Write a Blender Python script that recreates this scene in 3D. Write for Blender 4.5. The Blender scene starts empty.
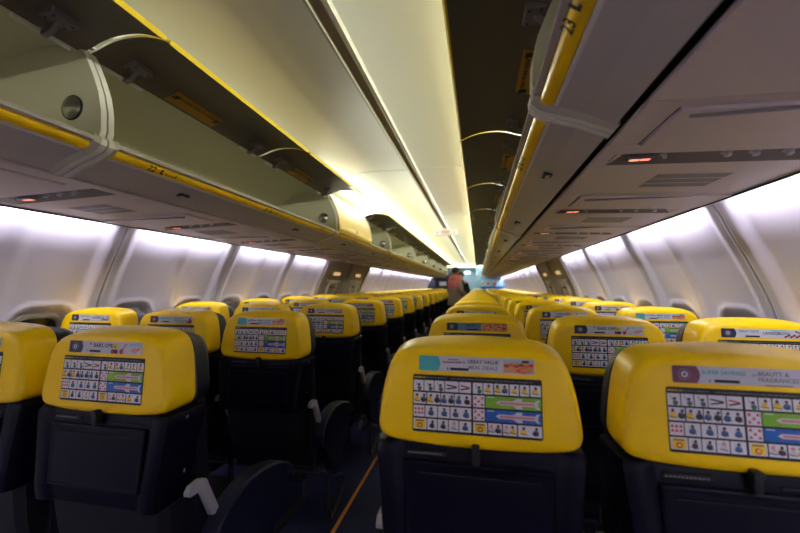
import bpy, bmesh, math, random
from mathutils import Vector, Matrix

# ------------------------------------------------------------------ camera, world, exposure, lamps
scn = bpy.context.scene
COL = scn.collection
CX, CZ = 0.513, 1.25
F_PX, YAW, PITCH, ROLL = 372.5, .2065, .0512, .0008
_F = Vector((-math.sin(YAW)*math.cos(PITCH), math.cos(YAW)*math.cos(PITCH), math.sin(PITCH)))
_R = Vector((math.cos(YAW), math.sin(YAW), 0)); _U = _R.cross(_F)
_R2 = _R*math.cos(ROLL)+_U*math.sin(ROLL); _U2 = -_R*math.sin(ROLL)+_U*math.cos(ROLL)
cam_d = bpy.data.cameras.new('camera'); cam = bpy.data.objects.new('camera', cam_d); COL.objects.link(cam)
_m = Matrix((_R2, _U2, -_F)).transposed().to_4x4(); _m.translation = Vector((CX, 0, CZ))
cam.matrix_world = _m
cam_d.sensor_width = 36; cam_d.lens = F_PX/800*36; cam_d.clip_start = .02
cam_d.dof.use_dof = True; cam_d.dof.focus_distance = 1.35; cam_d.dof.aperture_fstop = 2.2
scn.camera = cam
w = bpy.data.worlds.new('world'); scn.world = w; w.use_nodes = True
w.node_tree.nodes['Background'].inputs[0].default_value = (.02, .022, .03, 1)
w.node_tree.nodes['Background'].inputs[1].default_value = 0.3
scn.view_settings.view_transform = 'Standard'; scn.view_settings.look = 'None'
scn.view_settings.gamma = 1; scn.view_settings.use_curve_mapping = False
scn.view_settings.exposure = 0.22

Y_AFT, Y_FWD, Y_GAL = -3.2, 16.4, 18.6       # cabin ends, galley end
JOINT0, PANEL = 0.79, 1.0                      # sidewall panel joints
ROW0, PITCHR = 0.838, .762
EDGE_X, EDGE_Z = 1.5, 1.59

def area(name, loc, direction, size, size_y, power, col, yaxis=True):
    """area lamp whose long side (size_y) runs along the cabin"""
    d = bpy.data.lights.new(name, 'AREA'); d.shape = 'RECTANGLE'; d.size = size; d.size_y = size_y
    d.energy = power; d.color = col
    o = bpy.data.objects.new(name, d); COL.objects.link(o)
    z = -Vector(direction).normalized(); y = Vector((0, 1, 0)); x = y.cross(z).normalized(); y = z.cross(x)
    mm = Matrix((x, y, z)).transposed().to_4x4(); mm.translation = Vector(loc); o.matrix_world = mm
    return o
WASH = 3.7; COVE = 4.1; AFT = 5.2
WASH_COL = (.88, .86, 1.0); COVE_COL = (.97, 1.0, .87)
for s in (-1, 1):
    for k in range(-4, 16):
        y0 = JOINT0+PANEL*k
        if k in (4, 5): continue               # over-wing exits have no wash lamp
        y1 = min(y0+PANEL, Y_FWD)
        if y1-y0 < .3: continue
        ya, yb = y0+.115, y1-.105
        area('wall_wash_lamp', (s*1.466, (ya+yb)/2, 1.604), (s*.20, 0, -1), .026, yb-ya, WASH*(AFT if k < -1 else 1), WASH_COL)
    for k in range(-1, 9):                         # cove lamps above the bins, one per bin
        y0 = -1.045+2*k
        p = COVE*2.4 if s > 0 else COVE*.16
        if s < 0 and k == 2: p = COVE*5.5
        if k > 2: p = COVE*5.0
        if k == 0: p *= .8
        if k < 0: p = COVE*(2.5 if s > 0 else 1)
        area('ceiling_cove_lamp', (s*.80, y0+1.0 if y0+2 < Y_FWD else (y0+Y_FWD)/2, 2.115), (-s, 0, .02), .03,
             min(1.94, Y_FWD-y0-.06), p, COVE_COL if not (s > 0 and k == 2) else (1, .95, .92))
# galley ceiling lamp beyond the doorway
d = bpy.data.lights.new('galley_lamp', 'AREA'); d.size = .8; d.energy = 22; d.color = (1, .98, .95)
o = bpy.data.objects.new('galley_lamp', d); COL.objects.link(o); o.location = (0, 17.6, 2.04)

# ------------------------------------------------------------------ materials
def lin(c):
    return tuple((v/255/12.92) if v/255 <= .04045 else ((v/255+.055)/1.055)**2.4 for v in c)
M = {}
def mat(name, rgb, rough=.5, metal=0, coat=0, bump=0, bscale=300, emit=0, var=0, spec=.5):
    m = bpy.data.materials.new(name); m.use_nodes = True; nt = m.node_tree; b = nt.nodes['Principled BSDF']
    c = lin(rgb)+(1,)
    b.inputs['Base Color'].default_value = c; b.inputs['Roughness'].default_value = rough
    b.inputs['Metallic'].default_value = metal; b.inputs['Coat Weight'].default_value = coat
    b.inputs['Coat Roughness'].default_value = .15; b.inputs['Specular IOR Level'].default_value = spec
    if emit:
        b.inputs['Emission Color'].default_value = c; b.inputs['Emission Strength'].default_value = emit
    if bump or var:
        tc = nt.nodes.new('ShaderNodeTexCoord'); n = nt.nodes.new('ShaderNodeTexNoise')
        n.inputs['Scale'].default_value = bscale; n.inputs['Detail'].default_value = 3
        nt.links.new(tc.outputs['Object'], n.inputs['Vector'])
        if bump:
            bp = nt.nodes.new('ShaderNodeBump'); bp.inputs['Strength'].default_value = bump; bp.inputs['Distance'].default_value = .001
            nt.links.new(n.outputs['Fac'], bp.inputs['Height']); nt.links.new(bp.outputs['Normal'], b.inputs['Normal'])
        if var:
            n2 = nt.nodes.new('ShaderNodeTexNoise'); n2.inputs['Scale'].default_value = 4
            nt.links.new(tc.outputs['Object'], n2.inputs['Vector'])
            mx = nt.nodes.new('ShaderNodeMix'); mx.data_type = 'RGBA'
            mx.inputs['A'].default_value = tuple(v*(1-var) for v in c[:3])+(1,); mx.inputs['B'].default_value = c
            nt.links.new(n2.outputs['Fac'], mx.inputs['Factor']); nt.links.new(mx.outputs['Result'], b.inputs['Base Color'])
    M[name] = m
    return m
mat('yellow', (252, 208, 2), .36, spec=.32)
mat('navy_plastic', (3, 4, 19), .45, spec=.14)
mat('navy_dark', (4, 4, 11), .6, bump=.2, bscale=600)
mat('leather', (13, 14, 26), .45, spec=.35, bump=.3, bscale=90)
mat('armrest', (20, 24, 46), .45, spec=.3, bump=.2)
mat('grey_bracket', (172, 172, 178), .4)
mat('steel', (190, 190, 195), .25, metal=1)
mat('dark_steel', (95, 95, 100), .35, metal=.8)
mat('wall', (212, 206, 218), .45, bump=.05, bscale=200)
mat('wall_trim', (202, 197, 206), .45)
mat('psu', (214, 200, 192), .45, bump=.05, var=.06)
mat('psu_dark', (120, 113, 112), .5)
mat('grille', (128, 120, 120), .5)
mat('seam', (40, 36, 34), .7)
mat('black', (10, 10, 12), .5)
mat('bin', (186, 182, 160), .42, bump=.05, var=.05)
mat('bin_under', (192, 184, 178), .36, bump=.05, var=.05)
mat('bin_inside', (200, 197, 168), .5)
mat('bin_rim', (222, 220, 206), .4)
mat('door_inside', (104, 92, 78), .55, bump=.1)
mat('strip_yellow', (255, 206, 18), .3, coat=.3)
mat('ceiling', (228, 228, 212), .5)
mat('rail', (196, 192, 170), .35)
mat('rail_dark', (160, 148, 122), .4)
mat('exit_panel', (172, 160, 150), .5, var=.1)
mat('exit_cream', (206, 188, 160), .5)
mat('placard', (176, 128, 22), .5)
mat('ink', (14, 13, 14), .6)
mat('white', (226, 224, 226), .4)
mat('offwhite', (205, 204, 208), .4)
mat('teal', (70, 170, 165), .4); mat('maroon', (92, 26, 58), .4); mat('charcoal', (38, 40, 52), .4)
mat('slate', (96, 122, 142), .4); mat('navy_print', (36, 40, 78), .4)
mat('red', (190, 40, 42), .4); mat('pink', (222, 140, 145), .4); mat('lime', (120, 178, 40), .4)
mat('blue', (18, 96, 176), .4); mat('fig_blue', (52, 96, 140), .4); mat('fig_green', (66, 108, 92), .4)
mat('print_yellow', (236, 202, 40), .4); mat('tan', (210, 148, 96), .4); mat('orange', (214, 92, 36), .5)
mat('brown', (120, 62, 34), .4); mat('sky', (150, 196, 214), .4); mat('grey_text', (120, 120, 124), .4)
mat('pane', (12, 20, 44), .06, coat=.5)
mat('sign_glow', (255, 140, 110), .5, emit=1.6)
mat('sign_white', (176, 170, 166), .4, emit=.03)
mat('exit_red', (150, 26, 26), .5)
mat('exit_glow', (255, 214, 160), .5, emit=.45)
mat('glow_white', (245, 250, 255), .5, emit=4)
mat('carpet', (36, 42, 88), .95, bump=1, bscale=900, var=.35)
mat('path_orange', (214, 134, 40), .5)
mat('bulk_blue', (120, 152, 172), .5, var=.12)
mat('bulk_navy', (18, 22, 44), .5, var=.3)
mat('cream', (214, 214, 184), .5)
mat('skin', (206, 160, 128), .55); mat('hair', (34, 24, 20), .6); mat('coat', (150, 132, 124), .85, bump=.5, bscale=120)
mat('scarf', (196, 104, 108), .85, bump=.6, bscale=80); mat('dark_cloth', (22, 22, 30), .85); mat('mask', (216, 208, 168), .7)
mat('trousers', (46, 46, 58), .85); mat('shoe', (20, 18, 18), .5)
# bin door outside: white fading to yellow towards its grip edge (a colour fade carried by the mesh)
m = mat('door_outside', (238, 234, 218), .32, coat=.2); nt = m.node_tree; b = nt.nodes['Principled BSDF']
at = nt.nodes.new('ShaderNodeAttribute'); at.attribute_name = 'fade'
mx = nt.nodes.new('ShaderNodeMix'); mx.data_type = 'RGBA'
mx.inputs['A'].default_value = lin((238, 234, 218))+(1,); mx.inputs['B'].default_value = lin((244, 208, 16))+(1,)
nt.links.new(at.outputs['Fac'], mx.inputs['Factor']); nt.links.new(mx.outputs['Result'], b.inputs['Base Color'])

# ------------------------------------------------------------------ mesh helpers
class MB:
    def __init__(s): s.v = []; s.f = []; s.m = []; s.names = []; s.fade = {}
    def mi(s, n):
        if n not in s.names: s.names.append(n)
        return s.names.index(n)
    def face(s, idx, mt): s.f.append(tuple(idx)); s.m.append(s.mi(mt))
    def poly(s, pts, mt):
        b = len(s.v); s.v += [tuple(p) for p in pts]; s.face(range(b, b+len(pts)), mt)
    def box(s, x0, x1, y0, y1, z0, z1, mt):
        b = len(s.v)
        s.v += [(x, y, z) for x in (x0, x1) for y in (y0, y1) for z in (z0, z1)]
        for q in ((0, 1, 3, 2), (4, 6, 7, 5), (0, 4, 5, 1), (2, 3, 7, 6), (0, 2, 6, 4), (1, 5, 7, 3)):
            s.face([b+i for i in q], mt)
    def rbox(s, x0, x1, y0, y1, z0, z1, r, mt, seg=2):
        bm = bmesh.new(); bmesh.ops.create_cube(bm, size=1)
        for v in bm.verts:
            v.co = Vector(((x0+x1)/2+v.co.x*(x1-x0), (y0+y1)/2+v.co.y*(y1-y0), (z0+z1)/2+v.co.z*(z1-z0)))
        bmesh.ops.bevel(bm, geom=bm.edges[:], offset=r, segments=seg, profile=.5, affect='EDGES')
        s.addbm(bm, mt)
    def addbm(s, bm, mt, T=None):
        b = len(s.v); bm.verts.ensure_lookup_table(); bm.verts.index_update()
        s.v += [tuple((T @ v.co) if T else v.co) for v in bm.verts]
        for f in bm.faces: s.face([b+v.index for v in f.verts], mt)
        bm.free()
    def loft(s, rings, mt, close=True, cap0=False, cap1=False, flip=False):
        b = len(s.v); n = len(rings[0])
        for r in rings: s.v += [tuple(p) for p in r]
        for i in range(len(rings)-1):
            m_ = mt[i] if isinstance(mt, list) else mt
            for j in range(n if close else n-1):
                a, c = b+i*n+j, b+i*n+(j+1) % n
                q = (a, c, c+n, a+n)
                s.face(q[::-1] if flip else q, m_)
        m0 = mt[0] if isinstance(mt, list) else mt; m1 = mt[-1] if isinstance(mt, list) else mt
        if cap0: s.face([b+j for j in range(n)][::-1 if not flip else 1], m0)
        if cap1: s.face([b+(len(rings)-1)*n+j for j in range(n)][::1 if not flip else -1], m1)
    def prism(s, pts, axis, a0, a1, mt, mt_end=None):
        """closed polygon pts extruded along axis 'x'|'y'|'z'"""
        def P(p, a): return (a, p[0], p[1]) if axis == 'x' else ((p[0], a, p[1]) if axis == 'y' else (p[0], p[1], a))
        b = len(s.v); n = len(pts); s.v += [P(p, a0) for p in pts]+[P(p, a1) for p in pts]
        for j in range(n):
            k = (j+1) % n; m_ = mt[j] if isinstance(mt, list) else mt
            s.face((b+j, b+k, b+n+k, b+n+j), m_)
        me = mt_end or (mt[0] if isinstance(mt, list) else mt)
        s.face([b+j for j in range(n)][::-1], me); s.face([b+n+j for j in range(n)], me)
    def tube(s, pts, r, mt, n=10, closed=False):
        pts = [Vector(p) for p in pts]; rings = []
        up = Vector((.13, .21, .97)).normalized(); N = len(pts)
        for i, p in enumerate(pts):
            if closed: t = pts[(i+1) % N]-pts[i-1]
            else: t = pts[min(i+1, N-1)]-pts[max(i-1, 0)]
            t.normalize(); a = t.cross(up)
            if a.length < .05: a = t.cross(Vector((1, 0, 0)))
            a.normalize(); c = t.cross(a); rr = r[i] if isinstance(r, (list, tuple)) else r
            rings.append([p+a*rr*math.cos(6.28318*j/n)+c*rr*math.sin(6.28318*j/n) for j in range(n)])
        if closed: rings.append(rings[0])
        s.loft(rings, mt, cap0=not closed, cap1=not closed)
    def disc(s, c, r, axis, mt, n=20, h=.003, dome=0):
        T = Matrix.Translation(c) @ Vector((0, 0, 1)).rotation_difference(Vector(axis)).to_matrix().to_4x4()
        rings = [[T @ Vector((r*math.cos(6.28318*j/n), r*math.sin(6.28318*j/n), 0)) for j in range(n)],
                 [T @ Vector((r*math.cos(6.28318*j/n), r*math.sin(6.28318*j/n), h)) for j in range(n)]]
        if dome:
            for q in (.3, .6, .85):
                rings.append([T @ Vector((r*(1-q)*math.cos(6.28318*j/n), r*(1-q)*math.sin(6.28318*j/n), h+dome*(1-(1-q)**2))) for j in range(n)])
        s.loft(rings, mt, cap0=True, cap1=True)
    def text(s, txt, T, size, mt, align='LEFT', ext=0):
        c = bpy.data.curves.new('lettering', 'FONT'); c.body = txt; c.size = size; c.align_x = align; c.align_y = 'CENTER'
        c.resolution_u = 2; c.extrude = ext; c.offset = size*.022
        o = bpy.data.objects.new('lettering', c); COL.objects.link(o)
        me = bpy.data.meshes.new_from_object(o.evaluated_get(bpy.context.evaluated_depsgraph_get()))
        b = len(s.v); s.v += [tuple(T @ v.co) for v in me.vertices]
        for p in me.polygons: s.face([b+i for i in p.vertices], mt)
        bpy.data.objects.remove(o); bpy.data.curves.remove(c); bpy.data.meshes.remove(me)
    def mesh(s, name, smooth=35, fix=True):
        me = bpy.data.meshes.new(name); me.from_pydata(s.v, [], s.f)
        for n in s.names: me.materials.append(M[n])
        me.polygons.foreach_set('material_index', s.m)
        if s.fade:
            a = me.attributes.new('fade', 'FLOAT', 'POINT')
            for i, v in s.fade.items(): a.data[i].value = v
        if fix:
            bm = bmesh.new(); bm.from_mesh(me); bmesh.ops.recalc_face_normals(bm, faces=bm.faces); bm.to_mesh(me); bm.free()
        if smooth:
            me.polygons.foreach_set('use_smooth', [True]*len(me.polygons)); me.set_sharp_from_angle(angle=math.radians(smooth))
        me.update(); return me
    def build(s, name, parent=None, smooth=35, fix=True):
        return put(name, s.mesh(name, smooth, fix), parent)
def put(name, me, parent=None, loc=None):
    o = bpy.data.objects.new(name, me); COL.objects.link(o)
    if parent: o.parent = parent
    if loc: o.location = loc
    return o
def empty(name, loc, label, cat, group=None):
    o = bpy.data.objects.new(name, None); COL.objects.link(o); o.location = loc; o.empty_display_size = .1
    tag(o, label, cat, group); return o
def tag(o, label, cat, group=None):
    o['label'] = label; o['category'] = cat
    if group: o['group'] = group
def struct(mb, name, **k):
    o = mb.build(name, **k); o['kind'] = 'structure'; return o
def lerp(a, b, t): return a+(b-a)*t
def interp(tab, x):
    if x <= tab[0][0]: return tab[0][1]
    for (a, va), (b, vb) in zip(tab, tab[1:]):
        if x <= b: return lerp(va, vb, (x-a)/(b-a))
    return tab[-1][1]
def sstep(a, b, x):
    t = max(0, min(1, (x-a)/(b-a))); return t*t*(3-2*t)
def catmull(pts, n, closed=False):
    out = []; N = len(pts); segs = N if closed else N-1
    for i in range(segs):
        g = (lambda k: Vector(pts[k % N])) if closed else (lambda k: Vector(pts[max(0, min(N-1, k))]))
        p0, p1, p2, p3 = g(i-1), g(i), g(i+1), g(i+2)
        for j in range(n):
            t = j/n
            out.append(.5*((2*p1)+(p2-p0)*t+(2*p0-5*p1+4*p2-p3)*t*t+(3*p1-p0-3*p2+p3)*t**3))
    if not closed: out.append(Vector(pts[-1]))
    return out
ORD = ['first', 'second', 'third', 'fourth', 'fifth', 'sixth', 'seventh', 'eighth', 'ninth', 'tenth', 'eleventh', 'twelfth',
       'thirteenth', 'fourteenth', 'fifteenth', 'sixteenth', 'seventeenth', 'eighteenth', 'nineteenth', 'twentieth', 'twenty-first',
       'twenty-second', 'twenty-third', 'twenty-fourth']

# ------------------------------------------------------------------ setting: floor, sidewalls, windows, exits, ceiling, ends
mb = MB(); mb.box(-1.75, 1.75, Y_AFT-.05, Y_GAL+.05, -.05, 0, 'carpet'); struct(mb, 'floor', smooth=0)
n_trim = 1
for s in (-1, 1):
    mb = MB(); mb.box(s*.22-.009, s*.22+.009, Y_AFT, Y_FWD, 0, .004, 'path_orange')
    struct(mb, 'trim_%d' % n_trim, smooth=0); n_trim += 1

WP = [(0, 1.66), (.25, 1.74), (.5, 1.772), (.7, 1.775), (.9, 1.757), (1.1, 1.712), (1.22, 1.675), (1.36, 1.615), (1.46, 1.565), (1.56, 1.52), (1.64, 1.48)]
_wp = catmull([(z, x) for z, x in WP], 6)
_wt = [(p[0], p[1]) for p in _wp]
def wallx(z): return interp(_wt, z)
WZ0, WZ1, WIN_C = .70, 1.135, (.25, .75)
def rr(u, v, hw, hh, r):      # signed distance to rounded rectangle
    qx, qy = abs(u)-hw+r, abs(v)-hh+r
    return math.hypot(max(qx, 0), max(qy, 0))+min(max(qx, qy), 0)-r
def wall_panel_mesh(length):
    """curved sidewall panel with two window reveals, flanged at its joints"""
    mb = MB(); ny, nz = 126, 110
    ys = [length*i/ny for i in range(ny+1)]; zs = [1.64*i/nz for i in range(nz+1)]
    for y in ys:
        for z in zs:
            e = min(y, length-y)
            d = .020*(1-sstep(.045, .12, e))                    # flange stands proud near the joint
            d -= .014*(1-sstep(0, .006, e))                       # dark joint groove
            d += .013*(1-sstep(.02, .10, abs(y-length/2)))       # soft rib between the windows
            for wc in WIN_C:
                sd = rr(y-wc*length, z-(WZ0+WZ1)/2, .165, (WZ1-WZ0)/2, .11)
                d -= .048*(1-sstep(-.05, 0.0, sd))
                d += .006*(sstep(-.002, .004, sd)-sstep(.01, .03, sd))
            mb.v.append((wallx(z)-d, y, z))
    n = nz+1
    for i in range(ny):
        for j in range(nz):
            g = min(ys[i]+.004, length-ys[i]-.004)+.003
            mb.face((i*n+j, i*n+j+1, (i+1)*n+j+1, (i+1)*n+j), 'seam' if g < .007 else ('wall_trim' if g < .05 else 'wall'))
    return mb.mesh('wall_panel', smooth=60, fix=False)
wp = wall_panel_mesh(PANEL)
def window_meshes():
    f = MB(); hh = (WZ1-WZ0)/2; zc = (WZ0+WZ1)/2
    def ring(hw, hv, r, dx, k=40):
        out = []
        for i in range(k):
            a = 2*math.pi*i/k; cx_, sy = math.cos(a), math.sin(a)
            # superellipse-like rounded rectangle
            u = hw*math.copysign(abs(cx_)**.55, cx_); v = hv*math.copysign(abs(sy)**.55, sy)
            out.append((wallx(zc+v)+dx, u, zc+v))
        return out
    f.loft([ring(.135, hh-.03, .1, .04), ring(.125, hh-.045, .1, .030), ring(.115, hh-.055, .1, .034), ring(.112, hh-.06, .1, .046)], 'offwhite')
    g = MB(); g.poly(ring(.122, hh-.05, .1, .0455), 'pane')
    sh = MB(); rg = [(x-.003, y, z) for x, y, z in ring(.120, hh-.052, .1, .045)]
    top = [(x, y, max(z, zc+.11)) for x, y, z in rg]; top = [(wallx(z)+.040, y, z) for x, y, z in top]
    sh.poly(top, 'offwhite'); sh.box(wallx(zc+.11)+.03, wallx(zc+.11)+.044, -.05, .05, zc+.105, zc+.118, 'wall_trim')
    return f.mesh('window_frame'), g.mesh('window_pane', fix=False), sh.mesh('window_shade')
wf, wg, wsd = window_meshes()
n_win = 1; n_door = 1
for s in (-1, 1):
    side = 'left' if s < 0 else 'right'
    for k in range(-4, 16):
        y0 = JOINT0+PANEL*k
        if k in (4, 5):       # over-wing exit hatch
            f = MB(); nz = 40
            rings = []
            for y, d in ((0, 0), (.006, .012), (.02, .03), (.07, .03), (.09, .012), (.91, .012), (.93, .03), (.98, .03), (.994, .012), (1, 0)):
                rings.append([(s*(wallx(1.64*j/nz)-d), y0+y, 1.64*j/nz) for j in range(nz+1)])
            f.loft(rings, ['seam']+['exit_panel']*7+['seam'], close=False)
            dr = struct(f, 'door_%d' % n_door); n_door += 1
            p = MB()          # warm lamp lens near the top
            def onwall(y, z, d): return (s*(wallx(z)-d), y0+y, z)
            p.loft([[onwall(a, z, .03) for a in (.36, .38, .60, .62)] for z in (1.40, 1.405, 1.44, 1.445)], 'exit_glow', close=False)
            p.build('exit_light', dr)
            p = MB()          # framed handle recess
            ring = lambda hw, hv, d: [(s*(wallx(1.2+hv*math.copysign(abs(math.sin(a))**.5, math.sin(a)))-d), y0+.5+hw*math.copysign(abs(math.cos(a))**.5, math.cos(a)), 1.2+hv*math.copysign(abs(math.sin(a))**.5, math.sin(a))) for a in [2*math.pi*i/24 for i in range(24)]]
            p.loft([ring(.17, .13, .012), ring(.165, .125, .04), ring(.13, .09, .04), ring(.12, .08, .016)], 'exit_cream')
            p.poly(ring(.12, .08, .018), 'exit_panel'); p.build('handle_frame', dr)
            p = MB(); p.tube([onwall(.42, 1.23, .02), onwall(.43, 1.225, .05), onwall(.57, 1.225, .05), onwall(.58, 1.23, .02)], .012, 'brown'); p.build('handle', dr)
            p = MB()
            for q in range(3): p.box(*sorted((s*(wallx(1.33)-.016), s*(wallx(1.33)-.034))), y0+.25+.18*q, y0+.37+.18*q, 1.305, 1.335, 'exit_cream')
            p.build('placard', dr)
            p = MB(); 
            ring2 = lambda hw, hv, d: [(s*(wallx(.9+hv*math.copysign(abs(math.sin(a))**.6, math.sin(a)))-d), y0+.5+hw*math.copysign(abs(math.cos(a))**.6, math.cos(a)), .9+hv*math.copysign(abs(math.sin(a))**.6, math.sin(a))) for a in [2*math.pi*i/24 for i in range(24)]]
            p.loft([ring2(.15, .19, .012), ring2(.14, .18, .03), ring2(.12, .16, .014)], 'exit_cream'); p.poly(ring2(.12, .16, .014), 'pane'); p.build('exit_window', dr)
            continue
        o = put('wall_'+side, wp, None, (0, y0, 0)); o['kind'] = 'structure'; o.scale = (s, 1, 1)
        for wc in WIN_C:
            yw = y0+wc*PANEL
            if yw > Y_FWD: continue
            wn = put('window_%d' % n_win, wf, None, (0, yw, 0)); wn['kind'] = 'structure'; wn.scale = (s, 1, 1); n_win += 1
            put('window_pane', wg, wn)
    # outer liner behind the panels, keeps the cabin closed
    mb = MB(); mb.loft([[(s*(wallx(z)+.09), y, z) for z in (0, .3, .6, .9, 1.2, 1.4, 1.6)] for y in (Y_AFT, Y_GAL)], 'navy_dark', close=False)
    mb.box(*sorted((s*1.56, s*1.50)), Y_AFT, Y_GAL, 1.635, 1.65, 'bin_under')
    struct(mb, 'wall_%s_liner' % side, smooth=0)
    # skirting heater duct along the floor
    mb = MB(); mb.prism([(s*1.60, 0), (s*1.66, 0), (s*1.72, .16), (s*1.70, .18), (s*1.62, .14)], 'y', Y_AFT, Y_FWD, 'navy_plastic'); struct(mb, 'baseboard_'+side)

# ceiling: two gently arched panels per bay either side of the centre rail
mb = MB()
CP = [(.036, 2.188), (.05, 2.196), (.30, 2.205), (.50, 2.195), (.66, 2.176), (.80, 2.158), (.90, 2.15)]
seams = [Y_AFT]+[2.96+2.0*k for k in range(-2, 7)]+[Y_FWD]
for s in (-1, 1):
    for a, b in zip(seams, seams[1:]):
        ys = [a, a+.003, a+.006, b-.006, b-.003, b]; dz = [.012, .004, 0, 0, .004, .012]
        mb.loft([[(s*x, y, z+d) for x, z in CP] for y, d in zip(ys, dz)], ['seam', 'ceiling', 'ceiling', 'ceiling', 'seam'], close=False)
    mb.box(*sorted((s*.90, s*1.62)), Y_AFT, Y_GAL, 2.12, 2.15, 'ceiling')
mb.box(-1.0, 1.0, Y_AFT, Y_GAL, 2.24, 2.27, 'ceiling')
struct(mb, 'ceiling', fix=False)
mb = MB()
prof = [(-.046, 2.192), (-.042, 2.182), (-.030, 2.180), (-.024, 2.186), (-.020, 2.189), (.012, 2.189), (.016, 2.186), (.022, 2.180), (.038, 2.180), (.046, 2.192), (.046, 2.21), (-.046, 2.21)]
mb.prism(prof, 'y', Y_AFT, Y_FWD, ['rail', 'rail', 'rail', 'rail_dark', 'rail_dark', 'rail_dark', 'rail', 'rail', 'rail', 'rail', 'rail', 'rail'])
struct(mb, 'trim_%d' % n_trim); n_trim += 1

# aft wall behind the camera, forward bulkheads, galley
mb = MB(); mb.box(-1.8, 1.8, Y_AFT-.06, Y_AFT, 0, 2.25, 'exit_cream'); struct(mb, 'wall_back', smooth=0)
mb = MB(); mb.box(-1.8, 1.8, Y_GAL, Y_GAL+.05, 0, 2.25, 'bulk_blue'); struct(mb, 'wall_front', smooth=0)
mb = MB(); mb.box(-1.55, 1.55, Y_FWD, Y_FWD+.05, 2.02, 2.24, 'cream'); mb.box(-1.0, 1.0, Y_FWD-.10, Y_FWD, 2.07, 2.10, 'cream'); struct(mb, 'wall_header', smooth=0)
def bulk(s, mt):
    pts = [(s*.40, 0), (s*1.66, 0)]+[(s*(wallx(z)-.01), z) for z in (.25, .5, .7, .9, 1.1, 1.3, 1.5, 1.6)]+[(s*1.45, 2.02), (s*.40, 2.02)]
    mb = MB(); mb.prism(pts, 'y', Y_FWD, Y_FWD+.05, mt); return mb
mb = bulk(1, 'bulk_blue'); o = struct(mb, 'wall_front_right', smooth=0)
p = MB()
p.box(.62, 1.55, Y_FWD-.006, Y_FWD, 1.12, 1.52, 'sky'); p.box(.62, 1.55, Y_FWD-.007, Y_FWD-.005, 1.12, 1.22, 'blue')
for (x, z, r, mt) in ((.70, 1.33, .04, 'orange'), (.93, 1.34, .065, 'orange'), (.94, 1.25, .03, 'print_yellow'), (1.20, 1.34, .075, 'orange'), (1.19, 1.25, .03, 'red')):
    p.disc((x, Y_FWD-.006, z), r, (0, -1, 0), mt, n=14, h=.004)
p.build('bulkhead_poster', o)
mb = bulk(-1, 'bulk_navy'); o = struct(mb, 'wall_front_left', smooth=0)
p = MB(); p.box(-1.15, -.85, Y_FWD-.006, Y_FWD, 1.25, 1.42, 'offwhite'); p.build('notice', o)
mb = MB()
for s in (-1, 1): mb.prism([(s*.55, 0), (s*1.5, 0), (s*1.5, 2.0), (s*.55, 2.0)], 'y', 17.3, 18.2, 'cream')
struct(mb, 'wall_galley', smooth=0)
g = MB(); g.rbox(-.14, .14, 18.52, 18.58, 1.84, 1.94, .02, 'glow_white'); g.build('diffuser'); g = bpy.data.objects['diffuser']; g.name = 'galley_light'
tag(g, 'bright white light panel in the galley beyond the far doorway', 'light')

# ------------------------------------------------------------------ overhead bins
LEN, N_BIN = 2.0, 9
FRONT = [(.750, 2.036), (.720, 1.993), (.687, 1.925), (.662, 1.863), (.649, 1.80), (.647, 1.74), (.655, 1.715)]     # closed door line
OPEN = [(.752, 2.012), (.711, 2.021), (.668, 2.036), (.607, 2.046), (.531, 2.042), (.470, 2.026), (.431, 2.008)]    # raised door, underside
BACK = [(.76, 2.036), (.90, 2.045), (1.06, 2.02), (1.19, 1.95), (1.27, 1.85), (1.30, 1.72)]
def shell_mesh(y1):
    mb = MB(); a, b = .022, y1-.022
    # liner: ceiling, back and floor of the bin
    inn = BACK+[(1.28, 1.695), (.675, 1.703)]
    out = [(.755, 2.052), (.90, 2.06), (1.07, 2.035), (1.205, 1.962), (1.285, 1.855), (1.315, 1.72), (1.315, 1.63)]
    mb.loft([[(x, y, z) for x, z in inn] for y in (a, b)], 'bin_inside', close=False)
    mb.loft([[(x, y, z) for x, z in out] for y in (a, b)], 'bin', close=False)
    # lip, groove and underside
    und = [(.675, 1.703), (.668, 1.716), (.656, 1.718), (.648, 1.712), (.647, 1.702), (.661, 1.699), (.664, 1.702), (.700, 1.690),
           (.692, 1.676), (.694, 1.672), (.700, 1.670), (.76, 1.648), (.808, 1.624), (.823, 1.616), (.827, 1.623), (.827, 1.64)]
    ms = ['bin_rim', 'bin_rim', 'bin_rim', 'bin_under', 'bin_under', 'seam', 'seam', 'seam', 'bin_rim', 'bin_rim', 'bin_under', 'bin_under', 'bin_under', 'bin_under', 'seam']
    for (p, q, m_) in zip(und, und[1:], ms):
        mb.loft([[(p[0], y, p[1]), (q[0], y, q[1])] for y in (a, b)], m_, close=False)
    # inner lip facing the bin
    # end panels with their raised bands over the underside
    for (e0, e1) in ((.003, .022), (y1-.022, y1-.003)):
        pts = FRONT+[(.675, 1.703), (1.28, 1.695)]+BACK[::-1]
        # rim along the front edge
        mb.prism(pts, 'y', e0, e1, ['bin_rim']*7+['bin_inside']*(len(pts)-7), 'bin_inside')
        band = [(.675, 1.706), (.660, 1.722), (.648, 1.720), (.641, 1.710), (.643, 1.693), (.660, 1.676), (.690, 1.664), (.758, 1.641), (.808, 1.618),
                (.828, 1.610), (.828, 1.64), (.70, 1.70)]
        mb.prism(band, 'y', e0, e1, 'bin_rim')
        t0, t1 = (e1, e1+.020) if e0 < 1 else (e0-.020, e0)          # flared foot of the band
        f0 = [(x, z) for x, z in band]; f1 = [(x+.004, z+.005) for x, z in band]
        r0 = [(x, (t0 if e0 < 1 else t1), z) for x, z in f0]; r1 = [(x, (t1 if e0 < 1 else t0), z) for x, z in f1]
        mb.loft([r0, r1], 'bin', cap1=True)
    return mb.mesh('bin_shell')
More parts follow.
